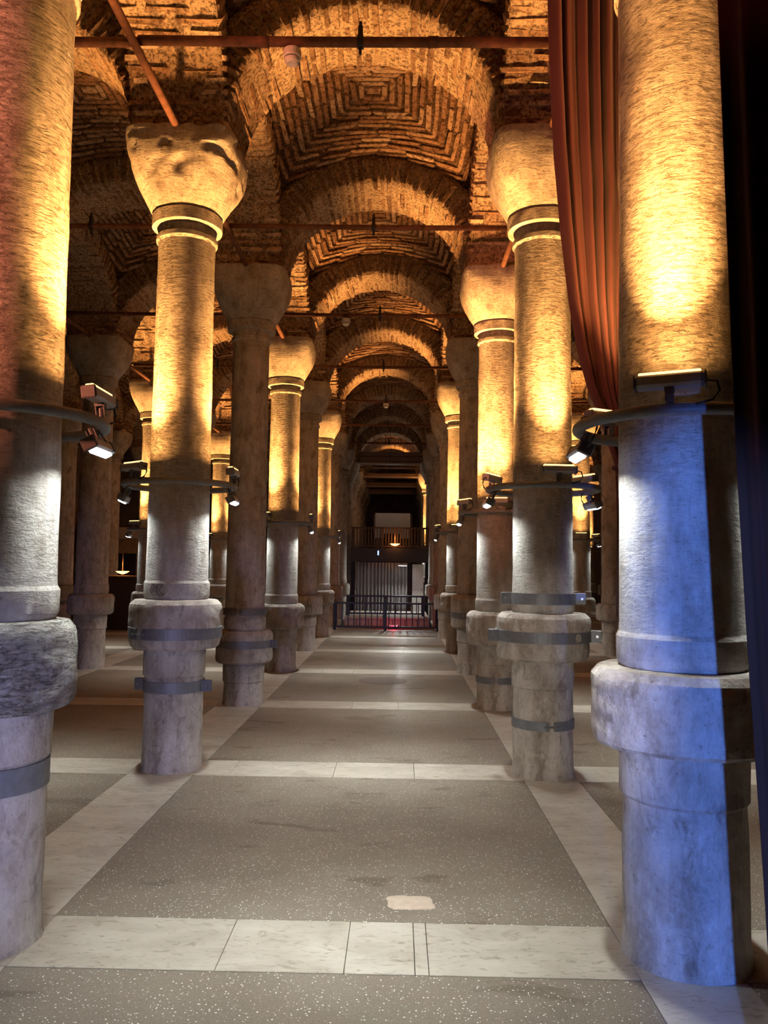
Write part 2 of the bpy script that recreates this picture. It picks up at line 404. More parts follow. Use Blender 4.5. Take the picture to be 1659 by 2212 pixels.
def arch_core(span, seed, na=56, nd=14):
    a = span/2-HALF; ae = span/2; v = []; f = []; sec = []
    h = HALF-.012
    sec = [(BE_, y) for BE_, y in ()]
    ring = [(0, -h+2*h*i/nd) for i in range(nd+1)]+[(q/4, h) for q in range(1, 5)]+[(1, -h)]+[(1-q/4, -h) for q in range(1, 4)]
    m = len(ring)
    for i in range(na+1):
        t = PI*i/na
        for (k, y) in ring:
            A = a+(ae-a)*k; B = BI+(BE-BI)*k; x = A*math.cos(t); z = RIDE+B*math.sin(t)
            d = .012*nz(x+seed*3.1, y, z, 9)+.008*nz(x+seed*3.1, y, z, 24)
            if k == 0: x += d*math.cos(t); z += d*math.sin(t)
            elif abs(y) == h and k < 1: y += d*.8
            v.append((x, y, z))
    for i in range(na):
        for j in range(m): f.append((i*m+j, (i+1)*m+j, (i+1)*m+(j+1) % m, i*m+(j+1) % m))
    f.append(tuple(range(m))); f.append(tuple(na*m+j for j in range(m-1, -1, -1)))
    return mesh('mortar_core', v, f)
CORE = {}
FARB = {}
def make_arch(cx, cy, along_x, label, single, seed):
    span = S if along_x else P; key = along_x
    v = seed % 3
    if (key, v) not in CORE:
        CORE[(key, v)] = arch_core(span, seed)
        CORE[(key, v)].materials.append(M['mortar' if along_x else 'lit_mortar']); CORE[(key, v)].polygons.foreach_set('use_smooth', [True]*len(CORE[(key, v)].polygons))
    t = thing('brick_arch', label, 'arch', (cx, cy, 0), 'brick arches of the vaulted hall')
    if not along_x: t.rotation_euler = (0, 0, PI/2)
    link('mortar_core', CORE[(key, v)], t)
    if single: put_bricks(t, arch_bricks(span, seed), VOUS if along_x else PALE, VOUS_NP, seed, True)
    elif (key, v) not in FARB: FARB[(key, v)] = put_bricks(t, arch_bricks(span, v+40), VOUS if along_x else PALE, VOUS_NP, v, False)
    else:
        o = link('brick', FARB[(key, v)], t); o['kind'] = 'stuff'
    return t

# vault over one bay
def vz(u, v): return 6.42-.1*u*u-.1*v*v-.205*u*u*v*v
def vault_core(seed, n=34):
    v = []; f = []
    for j in range(n+1):
        for i in range(n+1):
            x = -1.17+2.34*i/n; y = -1.17+2.34*j/n
            v.append((x, y, vz(x, y)+.016*nz(x+seed, y, 0, 7)+.010*nz(x+seed, y, 2, 22)))
    for j in range(n):
        for i in range(n): f.append((j*(n+1)+i, (j+1)*(n+1)+i, (j+1)*(n+1)+i+1, j*(n+1)+i+1))
    return mesh('vault', v, f)
def vault_bricks(seed, lx, ly):
    rr = random.Random(seed); mats = []; NC = 14; H = 1.085; out = []
    for k in range(1, NC):
        d = H*(k+.5)/NC
        for side in range(4):
            n = max(1, round(2*d/.34)); off = rr.uniform(-.04, .04); e = [-d]+[-d+2*d*(i/n)+off for i in range(1, n)]+[d]
            for a, b in zip(e, e[1:]):
                m = (a+b)/2
                u, v = ((m, -d), (d, m), (m, d), (-d, m))[side]
                du = -.2*u-.41*u*v*v; dv = -.2*v-.41*u*u*v
                N = Vector((-du, -dv, 1)).normalized()
                al = Vector((1, 0, 0)) if side % 2 == 0 else Vector((0, 1, 0))
                al = (al-N*al.dot(N)).normalized()
                al = Matrix.Rotation(rr.uniform(-.04, .04), 3, N) @ al
                ac = N.cross(al)
                p = Vector((u, v, vz(u, v)))+N*(.004-rr.uniform(-.012, .018))
                mats.append(frame(al, ac, N, p, (b-a)-.018, rr.uniform(.042, .056), .05))
    # centre stone
    mats.append(frame((1, 0, 0), (0, 1, 0), (0, 0, 1), (0, 0, vz(0, 0)+.005), .15, .09, .05))
    return mats
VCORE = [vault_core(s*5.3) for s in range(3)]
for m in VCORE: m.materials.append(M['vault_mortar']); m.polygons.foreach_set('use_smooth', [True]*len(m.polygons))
VFAR = {}
def make_vault(cx, cy, single, seed):
    o = struct(link('ceiling', VCORE[seed % 3], None, None, (cx, cy, 0)))
    if single: put_bricks(o, vault_bricks(seed, S, P), BRK, BRK_NP, seed, True)
    elif 'b' not in VFAR: VFAR['b'] = put_bricks(o, vault_bricks(5, S, P), BRK, BRK_NP, 5, False)
    else:
        q = link('brick', VFAR['b'], o); q['kind'] = 'stuff'
AISLE = [('LLL', 'LL', 'far left aisle'), ('LL', 'L', 'left aisle'), ('L', 'R', 'central aisle'), ('R', 'RR', 'right aisle'), ('RR', 'RRR', 'far right aisle')]
SINGLE_T = {('L', n) for n in (2, 3, 4, 5)} | {('LL', n) for n in (2, 3, 4)}
SINGLE_L = {('L', n) for n in (1, 2, 3)} | {('R', n) for n in (1, 2, 3)} | {('LL', 2), ('LL', 3)}
SINGLE_V = {('L', 2), ('L', 3), ('L', 4), ('LL', 1), ('LL', 2), ('LL', 3)}
# bays and arches that nothing of is seen are left out
SKIP_T = {'LLL': [1, 2, 11, 12], 'LL': [1, 11, 12, 13], 'L': [1], 'R': [1, 7, 8, 9, 10, 11, 12, 13], 'RR': [1, 2, 3, 4, 10, 11, 12, 13]}
SKIP_L = {'LLL': [0, 1, 2, 3, 11], 'LL': [0, 1, 10, 11, 12], 'L': [0], 'R': [0, 11, 12], 'RR': [0, 1, 2, 3, 7, 8, 9, 10, 11, 12], 'RRR': [0, 1, 2, 3, 4, 5, 10, 12]}
SKIP_V = {'LLL': [0, 1, 2, 5, 7, 9, 10, 11, 12], 'LL': [0, 9, 10, 11, 12], 'L': [0, 11, 12], 'R': [0, 1, 2, 7, 8, 9, 10, 11, 12], 'RR': [0, 1, 2, 3, 4, 5, 7, 9, 10, 11, 12]}
sd = 1
for a, b, nm in AISLE:
    cx = (XS[a]+XS[b])/2
    for n in range(1, ROWS+1):
        sd += 1
        if n in SKIP_T.get(a, ()): continue
        make_arch(cx, Yn(n), True, 'round brick arch spanning the %s between the %s pair of columns' % (nm, ORD[n]), (a, n) in SINGLE_T, sd)
    for n in range(0, ROWS):
        sd += 1
        if n in SKIP_V.get(a, ()): continue
        make_vault(cx, Yn(n)+P/2, (a, n) in SINGLE_V, sd)
for k in KS:
    for n in range(0, ROWS):
        sd += 1
        if n in SKIP_L.get(k, ()): continue
        lab = 'lengthwise brick arch %s, from pair %s to %s' % (SHORT[k], ORD[n], ORD[n+1]) if n else 'lengthwise brick arch %s, ahead of the first pair' % SHORT[k]
        make_arch(XS[k], Yn(n)+P/2, False, lab, (k, n) in SINGLE_L, sd)
# ------------------------------------------------------------------ columns
def stone_lathe(name, prof, mat, parent, amp=.004, fq=6, seed=0, k=64, dz=.06, closed=True):
    """profile refined along z and roughened"""
    P2 = []
    for (r0, z0), (r1, z1) in zip(prof, prof[1:]):
        m = max(1, int(abs(z1-z0)/dz))
        for i in range(m): P2.append((r0+(r1-r0)*i/m, z0+(z1-z0)*i/m))
    P2.append(prof[-1]); v = []; f = []; n = len(P2)
    for r, z in P2:
        for j in range(k):
            q = 2*PI*j/k; x, y = math.cos(q), math.sin(q)
            d = amp*(nz(x*.3+seed*7.7, y*.3, z, fq)+.6*nz(x*.3+seed*3.3, y*.3, z, fq*3))
            v.append((x*(r+d), y*(r+d), z))
    for i in range(n-1):
        for j in range(k): f.append((i*k+j, i*k+(j+1) % k, (i+1)*k+(j+1) % k, (i+1)*k+j))
    f.append(tuple(range(k-1, -1, -1))); f.append(tuple((n-1)*k+j for j in range(k)))
    me = mesh(name, v, f); o = link(name, me, parent, mat)
    me.polygons.foreach_set('use_smooth', [len(p.vertices) == 4 for p in me.polygons])
    try: me.set_sharp_from_angle(angle=.42)
    except Exception: pass
    return o
def capital(parent, seed, lit, k=96, worn=0.0):
    lv = [(4.312, .25, 2), (4.318, .278, 2), (4.41, .282, 2), (4.425, .27, 2), (4.435, .287, 2), (4.50, .322, 2.1), (4.58, .362, 2.4), (4.67, .398, 3.0), (4.76, .421, 3.8), (4.86, .434, 4.8), (4.95, .437, 5.8), (4.985, .434, 6.2), (5.0, .425, 6.2)]
    L2 = []
    for (a, b) in zip(lv, lv[1:]):
        m = max(1, int((b[0]-a[0])/.022))
        for i in range(m): L2.append(tuple(a[q]+(b[q]-a[q])*i/m for q in range(3)))
    L2.append(lv[-1]); v = []; f = []
    for z, s, e in L2:
        for j in range(k):
            q = 2*PI*(j+.5)/k; c, sn = math.cos(q), math.sin(q)
            r = s/((abs(c)**e+abs(sn)**e)**(1/e))
            d = .006*nz(c*.4+seed, sn*.4, z, 7)+.003*nz(c*.4+seed, sn*.4, z, 25)
            if worn and z > 4.6:
                g = nz(c*.45+seed*1.7, sn*.45, z*1.6, 7.5); d -= worn*.6*max(0, g-.08)*min(1, (z-4.6)/.15)
            v.append((c*(r+d), sn*(r+d), z))
    n = len(L2)
    for i in range(n-1):
        for j in range(k): f.append((i*k+j, i*k+(j+1) % k, (i+1)*k+(j+1) % k, (i+1)*k+j))
    f.append(tuple(range(k-1, -1, -1))); f.append(tuple((n-1)*k+j for j in range(k)))
    me = mesh('capital', v, f); o = link('capital', me, parent, M['stone_capital'])
    me.polygons.foreach_set('use_smooth', [len(p.vertices) == 4 for p in me.polygons])
    try: me.set_sharp_from_angle(angle=.6)
    except Exception: pass
    return o
def strap(parent, r, z, h=.085, lugs=(), gap=None):
    """flat steel band; lugs: angles of bolted ears; gap: angle where two ends are drawn together by a screw"""
    v = []; f = []; k = 72; a0 = 0
    ang = [2*PI*j/k for j in range(k+1)]
    if gap is not None: ang = [math.radians(gap)+.10+(2*PI-.20)*j/k for j in range(k+1)]
    for a in ang:
        for rr_, zz in ((r-.004, z-h/2), (r+.008, z-h/2), (r+.008, z+h/2), (r-.004, z+h/2)): v.append((rr_*math.cos(a), rr_*math.sin(a), zz))
    for j in range(k):
        for q in range(4): f.append((j*4+q, (j+1)*4+q, (j+1)*4+(q+1) % 4, j*4+(q+1) % 4))
    f += [(3, 2, 1, 0), (k*4, k*4+1, k*4+2, k*4+3)]
    o = link('steel_strap', mesh('steel_strap', v, f), parent, M['strap'])
    for g in lugs:
        a = math.radians(g); R = Matrix.Rotation(a, 4, 'Z')
        for sgn in (-1, 1):
            MB().box((r+.04, sgn*.014, z), (.085, .010, h*1.05), cham=.002).xform(R).build('lug', M['strap'], o)
        MB().tube([(r+.052, -.034, z), (r+.052, .034, z)], .011, 6).xform(R).build('bolt', M['bolt'], o)
    if gap is not None:
        R = Matrix.Rotation(math.radians(gap), 4, 'Z')
        for sgn in (-1, 1): MB().box((r+.014, sgn*(.10*r+.004), z), (.028, .012, h*.9), cham=.002).xform(R).build('lug', M['strap'], o)
        MB().tube([(r+.016, -.10*r-.03, z), (r+.016, .10*r+.03, z)], .008, 6).xform(R).build('bolt', M['bolt'], o)
    return o

COLS = {}
def column(row, n, look, cz=(.95, 1.31), rc=.356, rl=.232, rs=.24, dx=0.0, straps=(), lit=False, tooled=None, chisel=False, worn=0.0):
    x, y = XS[row]+dx, Yn(n)
    far = n > 8; k = 64 if n <= 5 else 36
    t = thing('stone_column', ('%s, %s %s' % (look, ORD[n], ROWNAME[row])) if row in 'LR' else '%s %s, level with the %s aisle pair' % (look, ROWNAME[row], ORD[n]), 'column', (x, y, 0), 'stone columns of the hall')
    s = n*7+KS.index(row)*31; b, c = cz
    stone_lathe('lower_shaft', [(rl+.012, 0), (rl+.006, .03), (rl, .10), (rl-.003, b-.22), (rl+.010, b-.205), (rl+.012, b-.01), (rl+.006, b+.004)], M['stone_smooth'], t, .006, 5, s, k)
    stone_lathe('collar_drum', [(rl+.02, b), (rc-.030, b+.003), (rc-.008, b+.022), (rc, b+.05), (rc+.002, c-.06), (rc-.004, c-.036), (rc-.034, c-.005), (rs+.02, c), (rs-.04, c+.002)], M['stone_rough'] if chisel else M['stone_smooth'], t, .014, 5, s+1, k, .022)
    b2 = c+.012
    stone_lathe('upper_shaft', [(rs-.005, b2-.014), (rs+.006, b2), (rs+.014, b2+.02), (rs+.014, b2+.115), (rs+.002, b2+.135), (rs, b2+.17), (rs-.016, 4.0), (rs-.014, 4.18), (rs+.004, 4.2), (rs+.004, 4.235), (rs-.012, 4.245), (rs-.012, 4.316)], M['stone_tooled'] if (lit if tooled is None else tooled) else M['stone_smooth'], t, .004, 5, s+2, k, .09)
    capital(t, s, lit, 96 if n <= 4 else 48, worn)
    for kw in straps: strap(t, **kw)
    COLS[(row, n)] = (x, y, t); return t

# lamp rings
def ring_mesh():
    b = MB(); pts = [(.43*math.cos(2*PI*i/72), .43*math.sin(2*PI*i/72), 2.215) for i in range(72)]
    b.tube(pts, .025, 12, closed=True); return b.mesh('ring')
RING = ring_mesh(); RING.materials.append(M['grey_paint']); RING.polygons.foreach_set('use_smooth', [True]*len(RING.polygons))
def lamp_parts(ln):
    h = MB(); h.box((0, 0, 0), (ln, .062, .052), cham=.010)
    e = MB(); e.box((-ln/2-.005, 0, -.001), (.011, .068, .058), cham=.006); e2 = MB(); e2.box((ln/2+.005, 0, -.001), (.011, .068, .058), cham=.006)
    l = MB(); l.box((0, 0, .031), (ln-.02, .036, .014), cham=.003)
    m = MB(); m.box((0, 0, -.034), (.035, .045, .014)); m.box((0, .018, -.058), (.030, .005, .05)); m.box((0, -.018, -.058), (.030, .005, .05)); m.tube([(0, 0, -.05), (0, 0, -.09)], .010, 8); m.tube([(0, -.026, -.052), (0, .026, -.052)], .006, 6)
    return [x.mesh(nm) for x, nm in ((h, 'lamp_housing'), (e, 'end_cap'), (l, 'lens'), (m, 'mount'), (e2, 'end_cap'))]
UP = lamp_parts(.25); DN = lamp_parts(.20)
for mm in (UP, DN):
    mm[0].materials.append(M['housing']); mm[1].materials.append(M['strap']); mm[3].materials.append(M['strap']); mm[4].materials.append(M['strap'])
DNL = DN
DN[2].materials.append(M['lens_white']); UP[2].materials.append(M['lens_amber'])
def bar_light(name, sx, watt, col, spread):
    l = bpy.data.lights.new(name, 'AREA'); l.shape = 'RECTANGLE'; l.size = sx; l.size_y = .03; l.energy = watt; l.color = col; l.spread = math.radians(spread); return l
SPILL_TILT = {False: .66, True: -.30}   # the spill leans back to the shaft
# each bar has a tight beam and a weaker spill around it
AL = (bar_light('amber_beam', .22, AMBER_W, AMBER, 58), bar_light('amber_spill', .22, AMBER_SPILL, AMBER, 125))
WL = (bar_light('white_beam', .17, COOL_W, COOL, 80), bar_light('white_spill', .17, COOL_SPILL, COOL, 125))
def lamp(parent, parts, ang, z, up, tilt, light, on=True):
    a = math.radians(ang); rad = Vector((math.cos(a), math.sin(a), 0)); tan = Vector((-math.sin(a), math.cos(a), 0))
    d = (Vector((0, 0, 1 if up else -1))*math.cos(tilt)+rad*math.sin(tilt)).normalized()     # lens direction
    y = d.cross(tan); m = Matrix(((tan.x, y.x, d.x, rad.x*.43), (tan.y, y.y, d.y, rad.y*.43), (tan.z, y.z, d.z, z), (0, 0, 0, 1)))
    h = link('uplight' if up else 'downlight', parts[0], parent); h.matrix_local = m
    for me, nm in zip(parts[1:], ('end_cap', 'lens', 'mount', 'end_cap')):
        link(nm, me, h)
    # cable from the lamp's end to the ring
    s = 1 if up else -1; L = .125 if up else .10
    b = MB(); b.tube([(L+.01, 0, -.005), (L+.045, .0, -.012), (L+.055, 0, -.05), (L+.03, 0, -.085), (L-.03, -.006, -.10 if up else -.115)], .005, 6)
    b.build('cable', M['cable'], h, True)
    if on:
        for q, ll in enumerate(light):
            lo = bpy.data.objects.new(ll.name, ll); C.objects.link(lo); lo.parent = h
            lm = Matrix(((1, 0, 0, 0), (0, -1, 0, 0), (0, 0, -1, .040+.008*q), (0, 0, 0, 1)))
            lo.matrix_local = lm @ Matrix.Rotation(SPILL_TILT[up], 4, 'X') if q else lm
    return h
def lamp_ring(row, n, ups, downs, zoff=0.0):
    x, y, _ = COLS[(row, n)]
    t = thing('lamp_ring', 'grey tubular lamp ring around the %s column %s' % (ORD[n], ROWNAME[row]), 'lamp', (x, y, zoff), 'lamp rings on the columns')
    link('ring', RING, t)
    b = MB()
    for q in (80, 100): b.tube([(.21*math.cos(math.radians(q)), .21*math.sin(math.radians(q)), 2.215), (.43*math.cos(math.radians(q)), .43*math.sin(math.radians(q)), 2.215)], .014, 8)
    b.build('stand_off', M['grey_paint'], t)
    for a in ups:
        a, tl = a if isinstance(a, tuple) else (a, -.12)
        lamp(t, UP, a, 2.325, True, tl, AL)
    for a in downs: lamp(t, DN, a, 2.105, False, .46, WL)
    return t

# row left of the aisle
AL_ = 'lit stone column with amber upper shaft'
column('L', 1, 'chisel-marked stone column lit amber and rose, nearest', (.965, 1.345), .348, .244, .25, straps=[dict(r=.244, z=.69, h=.11)], lit=True, chisel=True)
column('L', 2, 'amber-lit stone column with carved mark and two steel straps', (.93, 1.312), .352, .228, .242, straps=[dict(r=.354, z=1.055, gap=238), dict(r=.230, z=.64, lugs=(350, 178))], lit=True, worn=.16)
column('L', 3, 'unlit brown stone column with two steel straps', (.47, .84), .325, .225, .226, straps=[dict(r=.327, z=.69, lugs=(345,)), dict(r=.240, z=1.05, gap=262, h=.075)])
column('L', 4, AL_+' and chipped collar', (.63, 1.0), .345, .232, .238, lit=True)
column('L', 5, 'unlit brown stone column', (.66, 1.02), .35, .232, .24)
column('L', 6, AL_+' near the black fence', (.70, 1.03), .34, .232, .238, lit=True)
for n in range(7, 14): column('L', n, 'dim stone column beyond the fence', (.7, 1.05), .34)
# row right of the aisle
column('R', 1, 'large stone column washed blue below and amber above', (.862, 1.185), .382, .252, .258, dx=.075, lit=True)
column('R', 2, 'amber-lit stone column with three bolted steel straps', (.882, 1.245), .362, .232, .236, straps=[dict(r=.364, z=1.07, lugs=(192, 346)), dict(r=.250, z=1.355, lugs=(186, 352)), dict(r=.234, z=.40, gap=275, h=.07)], lit=True)
column('R', 3, AL_+' and strapped lower shaft', (.71, 1.09), .35, .232, .238, straps=[dict(r=.234, z=.325, gap=260, h=.07)], lit=True)
column('R', 4, 'unlit brown stone column with strapped collar', (.68, 1.17), .335, .236, .24, straps=[dict(r=.337, z=.87, gap=250)])
column('R', 5, AL_+' and whitened collar', (.75, 1.10), .345, .232, .238, lit=True)
column('R', 6, 'unlit brown stone column beside the black fence', (.63, .97), .34)
for n in range(7, 14): column('R', n, ('amber-lit far column beside the gallery' if n in (10, 11) else 'dim stone column beyond the fence'), (.7, 1.05), .34, lit=n in (10, 11))
# outer rows
for n in range(3, 11):
    column('LL', n, AL_ if n in (5, 7) else 'dark brown stone column', (.80, 1.11) if n == 4 else (.72, 1.05), .335, lit=n in (5, 7))
for n in range(6, 10): column('LLL', n, 'shadowed stone column', (.7, 1.05), .335)
for n in range(4, 8): column('RR', n, AL_ if n == 6 else 'dark brown stone column', (.62, .94), .34, lit=n == 6)
for n in range(9, 11): column('RRR', n, AL_ if n == 10 else 'shadowed stone column', (.7, 1.05), .34, lit=n == 10)

# carved mason's mark on the second left column
def on_shaft(a, z, r): return (r*math.cos(a), r*math.sin(a), z)
mk = MB(); a0 = math.radians(252)
for da, q0, q1, rr_ in ((-.13, 20, 340, .036), (-.09, -60, 230, .021), (.10, 60, 330, .040), (.17, 90, 300, .026)):
    mk.tube([on_shaft(a0+da+rr_*math.cos(math.radians(q))/.25, 1.39+rr_*1.15*math.sin(math.radians(q)), .2565) for q in range(q0, q1+1, 15)], .0045, 5)
mk.build('carved_mark', M['joint'], COLS[('L', 2)][2])

# rings
lamp_ring('L', 1, (0, 118), (0, 185))
lamp_ring('L', 2, (0, 118, 232), (0, 190))
lamp_ring('L', 4, (4, 118, 236), (0, 190), .0)
lamp_ring('L', 6, (6, 118, 240), (0, 190))
lamp_ring('R', 1, (246, (118, -.04), 15), (180, 0))
lamp_ring('R', 2, (276, 150, 28), (182, 12))
lamp_ring('R', 3, (262, 205, 60), (182, 10))
lamp_ring('R', 5, (262, 195, 60), (182, 10))
lamp_ring('LL', 5, (0, 118, 240), (0, 180))
lamp_ring('LL', 7, (0, 118, 240), (0, 180))
lamp_ring('RR', 6, (262, 180, 20), (180, 0))
lamp_ring('R', 10, (180, 262, 60), (180, 0))
lamp_ring('RRR', 10, (180, 262), (180,))

# ------------------------------------------------------------------ tie rods and detectors
RZ = 4.985
for k in KS[1:5]:
    for n in range(0, ROWS):
        b = MB(); y0, y1 = Yn(n)+.30, Yn(n+1)-.30
        b.tube([(0, y0, 0), (0, (y0+y1)/2, -.006), (0, y1, 0)], .028, 10)
        if (k, n) in {('L', m) for m in range(1, 5)} | {('R', m) for m in range(1, 4)} | {('LL', m) for m in (3, 4, 6)} | {('RR', 4), ('RR', 5)}:
            o = b.build('tie_rod', M['rust'], None, True, (XS[k], 0, RZ))
            tag(o, 'lengthwise rusty rod %s, from pair %s to %s' % (SHORT[k], ORD[n], ORD[n+1]) if n else 'lengthwise rusty rod %s, ahead of the first pair' % SHORT[k], 'rod', 'lengthwise tie rods')
SPANS = [('LL', 'L', 'left aisle'), ('L', 'R', 'central aisle'), ('R', 'RR', 'right aisle')]
for a, b_, nm in SPANS:
    for n in (range(1, 10) if a == 'L' else range(1, 7) if a == 'LL' else (4, 5)):
        y = Yn(n+.545); rd = .032 if n == 1 else .026; x0, x1 = XS[a], XS[b_]; cx = (x0+x1)/2; z = RZ+.028+rd
        t = thing('tie_rod', 'rusty iron rod crossing the %s past the %s pair of columns' % (nm, ORD[n]), 'rod', (cx, y, z), 'crosswise tie rods')
        b = MB(); L = S/2
        b.tube([(-L, 0, .012), (-L*.55, 0, .004), (-.10, 0, 0), (L*.3, 0, -.002), (L, 0, 0)], rd, 12); b.build('bar', M['rust'], t, True)
        c = MB(); c.lathe([(rd+.012, -.02), (rd+.012, .02)], 10); c.xform(Matrix.Translation((.02, 0, 0)) @ Matrix.Rotation(PI/2, 4, 'Y'))
        c.box((.02, 0, .055), (.032, .05, .10), cham=.006); c.box((.02, 0, .115), (.022, .03, .05), cham=.006); c.tube([(.02, 0, -.03), (.02, 0, -.085)], .011, 6)
        c.build('clamp', M['black_iron'], t)
        for sx in (-.62, .5):
            MB().lathe([(rd+.004, -.035), (rd+.004, .035)], 12).xform(Matrix.Translation((sx, 0, 0)) @ Matrix.Rotation(PI/2, 4, 'Y')).build('sleeve', M['rust'], t, True)
def detector(x, y, z, lab):
    t = thing('smoke_detector', lab, 'detector', (x, y, z), 'smoke detectors on the rods')
    MB().lathe([(.030, .03), (.058, .025), (.060, -.02), (.055, -.028)], 24).build('base', M['white_plastic'], t, False)
    MB().lathe([(.047, -.028), (.047, -.036)], 24).build('vent_gap', M['cable'], t, False)
    MB().lathe([(.052, -.036), (.050, -.055), (.035, -.068)], 24).build('cover', M['white_plastic'], t, False)
    MB().tube([(.045, 0, -.02), (.05, 0, -.10)], .005, 6).build('lead', M['cable'], t)
    b = MB(); b.tube([(-.045, 0, .02), (-.04, 0, .12), (.04, 0, .12), (.045, 0, .02)], .005, 6).build('hanger', M['black_iron'], t)
detector(-.735, Yn(1.545), 4.960, 'white round smoke detector under the nearest crosswise rod')
detector(-.755, Yn(3.545), 4.965, 'small white smoke detector under the third crosswise rod')
detector(-.285, Yn(5.545), 4.965, 'tiny white smoke detector under the fifth crosswise rod')

# ------------------------------------------------------------------ curtains
def interp(tab, z):
    for (z0, y0), (z1, y1) in zip(tab, tab[1:]):
        if (z0-z)*(z1-z) <= 0: return y0+(y1-y0)*(z-z0)/(z1-z0)
    return tab[-1][1]
edge = [(5.3, .76), (4.635, .774), (4.247, .785), (3.813, .809), (3.41, .845), (3.013, .892), (2.743, .939), (2.524, .998), (2.416, 1.045), (2.259, 1.091), (2.14, 1.133), (1.9, 1.14), (1.3, 1.13)]
far_ = [(5.3, 1.62), (3.6, 1.52), (2.7, 1.36), (2.14, 1.24), (1.9, 1.26), (1.3, 1.32)]
t = thing('curtain', 'brown swagged curtain gathered in folds behind the large near right column', 'curtain', (0, 0, 0))
v = []; f = []; NU, NV = 260, 64
for j in range(NV+1):
    z = 5.2-(5.2-1.35)*j/NV; xa, xb = interp(edge, z), interp(far_, z); wd = xb-xa
    for i in range(NU+1):
        u = i/NU; ph = u*2*PI*13+1.1*math.sin(u*9)
        amp = min(.085, .02+.08*wd)
        y = 4.06+amp*math.sin(ph)+.3*amp*math.sin(2.3*ph+1)+.05*math.sin(u*5+z*.6)
        v.append((xa+wd*u+.010*math.cos(ph)*min(1, wd*3), y, z))
for j in range(NV):
    for i in range(NU): f.append((j*(NU+1)+i, j*(NU+1)+i+1, (j+1)*(NU+1)+i+1, (j+1)*(NU+1)+i))
o = link('cloth', mesh('cloth', v, f), t, M['curtain'], None, True)
sm = o.modifiers.new('solid', 'SOLIDIFY'); sm.thickness = .004
MB().tube([(1.21, 3.68, 2.13), (1.12, 3.98, 2.12), (1.12, 4.12, 2.12), (1.19, 4.16, 2.12), (1.27, 4.1, 2.12), (1.27, 3.98, 2.12), (1.25, 3.68, 2.13)], .012, 8).build('tie_band', M['curtain'], t)

# black drape hanging close on the right
ed = [(4.9, .880), (3.244, .913), (2.556, .928), (2.026, .939), (1.386, .965), (.771, .997), (0.0, 1.03)]
v = []; f = []; NU, NV = 140, 40
for j in range(NV+1):
    z = 4.9-4.89*j/NV; xe = interp(ed, z)
    for i in range(NU+1):
        u = i/NU; s = u*1.5; ph = s*2*PI/.13
        x = xe+s*.62; y = 2.22-s*.6
        d = .030*math.sin(ph)+.010*math.sin(ph*2.2+.6)
        v.append((x+d*.55, y+d*.6, z))
for j in range(NV):
    for i in range(NU): f.append((j*(NU+1)+i, j*(NU+1)+i+1, (j+1)*(NU+1)+i+1, (j+1)*(NU+1)+i))
o = link('curtain', mesh('curtain', v, f), None, M['black_curtain'], None, True)
sm = o.modifiers.new('solid', 'SOLIDIFY'); sm.thickness = .005
tag(o, 'dark drape hanging full height at the right edge beside the nearest column', 'curtain')

# ------------------------------------------------------------------ far end of the aisle
def railing(x0, x1, y, z0, h, nb, lab, posts, loc_z=0, bar=.012, r=.022):
    t = thing('railing', lab, 'fence', ((x0+x1)/2, y, loc_z)); L = (x1-x0)/2
    MB().box((0, 0, h), (2*L, .05, .045), cham=.006).build('top_rail', M['black_iron'], t)
    MB().box((0, 0, z0), (2*L, .035, .04), cham=.004).build('bottom_rail', M['black_iron'], t)
    for px, ph in posts: MB().box((px, -.01, ph/2), (.07, .07, ph), cham=.006).build('post', M['black_iron'], t)
    bm_ = MB().box((0, 0, (z0+h)/2), (bar*2, bar*2, h-z0)).mesh('bar')
    for i in range(nb):
        link('bar', bm_, t, M['black_iron'], (-L+(i+.5)*2*L/nb, 0, 0))
    return t
railing(-1.57, 1.02, 19.6, .08, .66, 18, 'black iron railing across the aisle with tall middle post', [(-.02, .75), (-1.27, .68), (1.27, .68)])
st = thing('stage', 'low pale stage with lit top behind the black railing', 'platform', (-.27, 21.9, 0))
MB().box((0, .1, .225), (2.2, 2.9, .05), cham=.006).build('stage_top', M['pale_board'], st)
for i in range(7): MB().box((-.943+i*.314, -1.3, .10), (.300, .03, .19), cham=.004).build('front_panel', M['pale_board'], st)
MB().box((0, .1, .1), (2.1, 2.6, .195)).build('frame', M['dark_board'], st)
railing(-1.35, .72, 21.3, .06, .52, 15, 'lower black railing standing on the pale stage', [(-1.0, .53), (.0, .53), (1.0, .53)], .25)
# red floor lamp, by the fence
t = thing('floor_lamp', 'red glowing floor lamp behind the railing', 'lamp', (-.10, 20.05, 0))
MB().box((0, 0, .05), (.26, .10, .10), cham=.01).build('lamp_body', M['black_iron'], t)
for q in (-.09, -.03, .03, .09): MB().lathe([(.022, 0), (.022, .012)], 12).xform(Matrix.Translation((q, -.05, .065)) @ Matrix.Rotation(PI/2, 4, 'X')).build('lens', M['glow_red'], t)
l = bpy.data.lights.new('red_lamp', 'POINT'); l.energy = 2.2; l.color = (1, .05, .12); l.shadow_soft_size = .05
o = bpy.data.objects.new('red_lamp', l); C.objects.link(o); o.location = (0, -.02, .17); o.parent = t
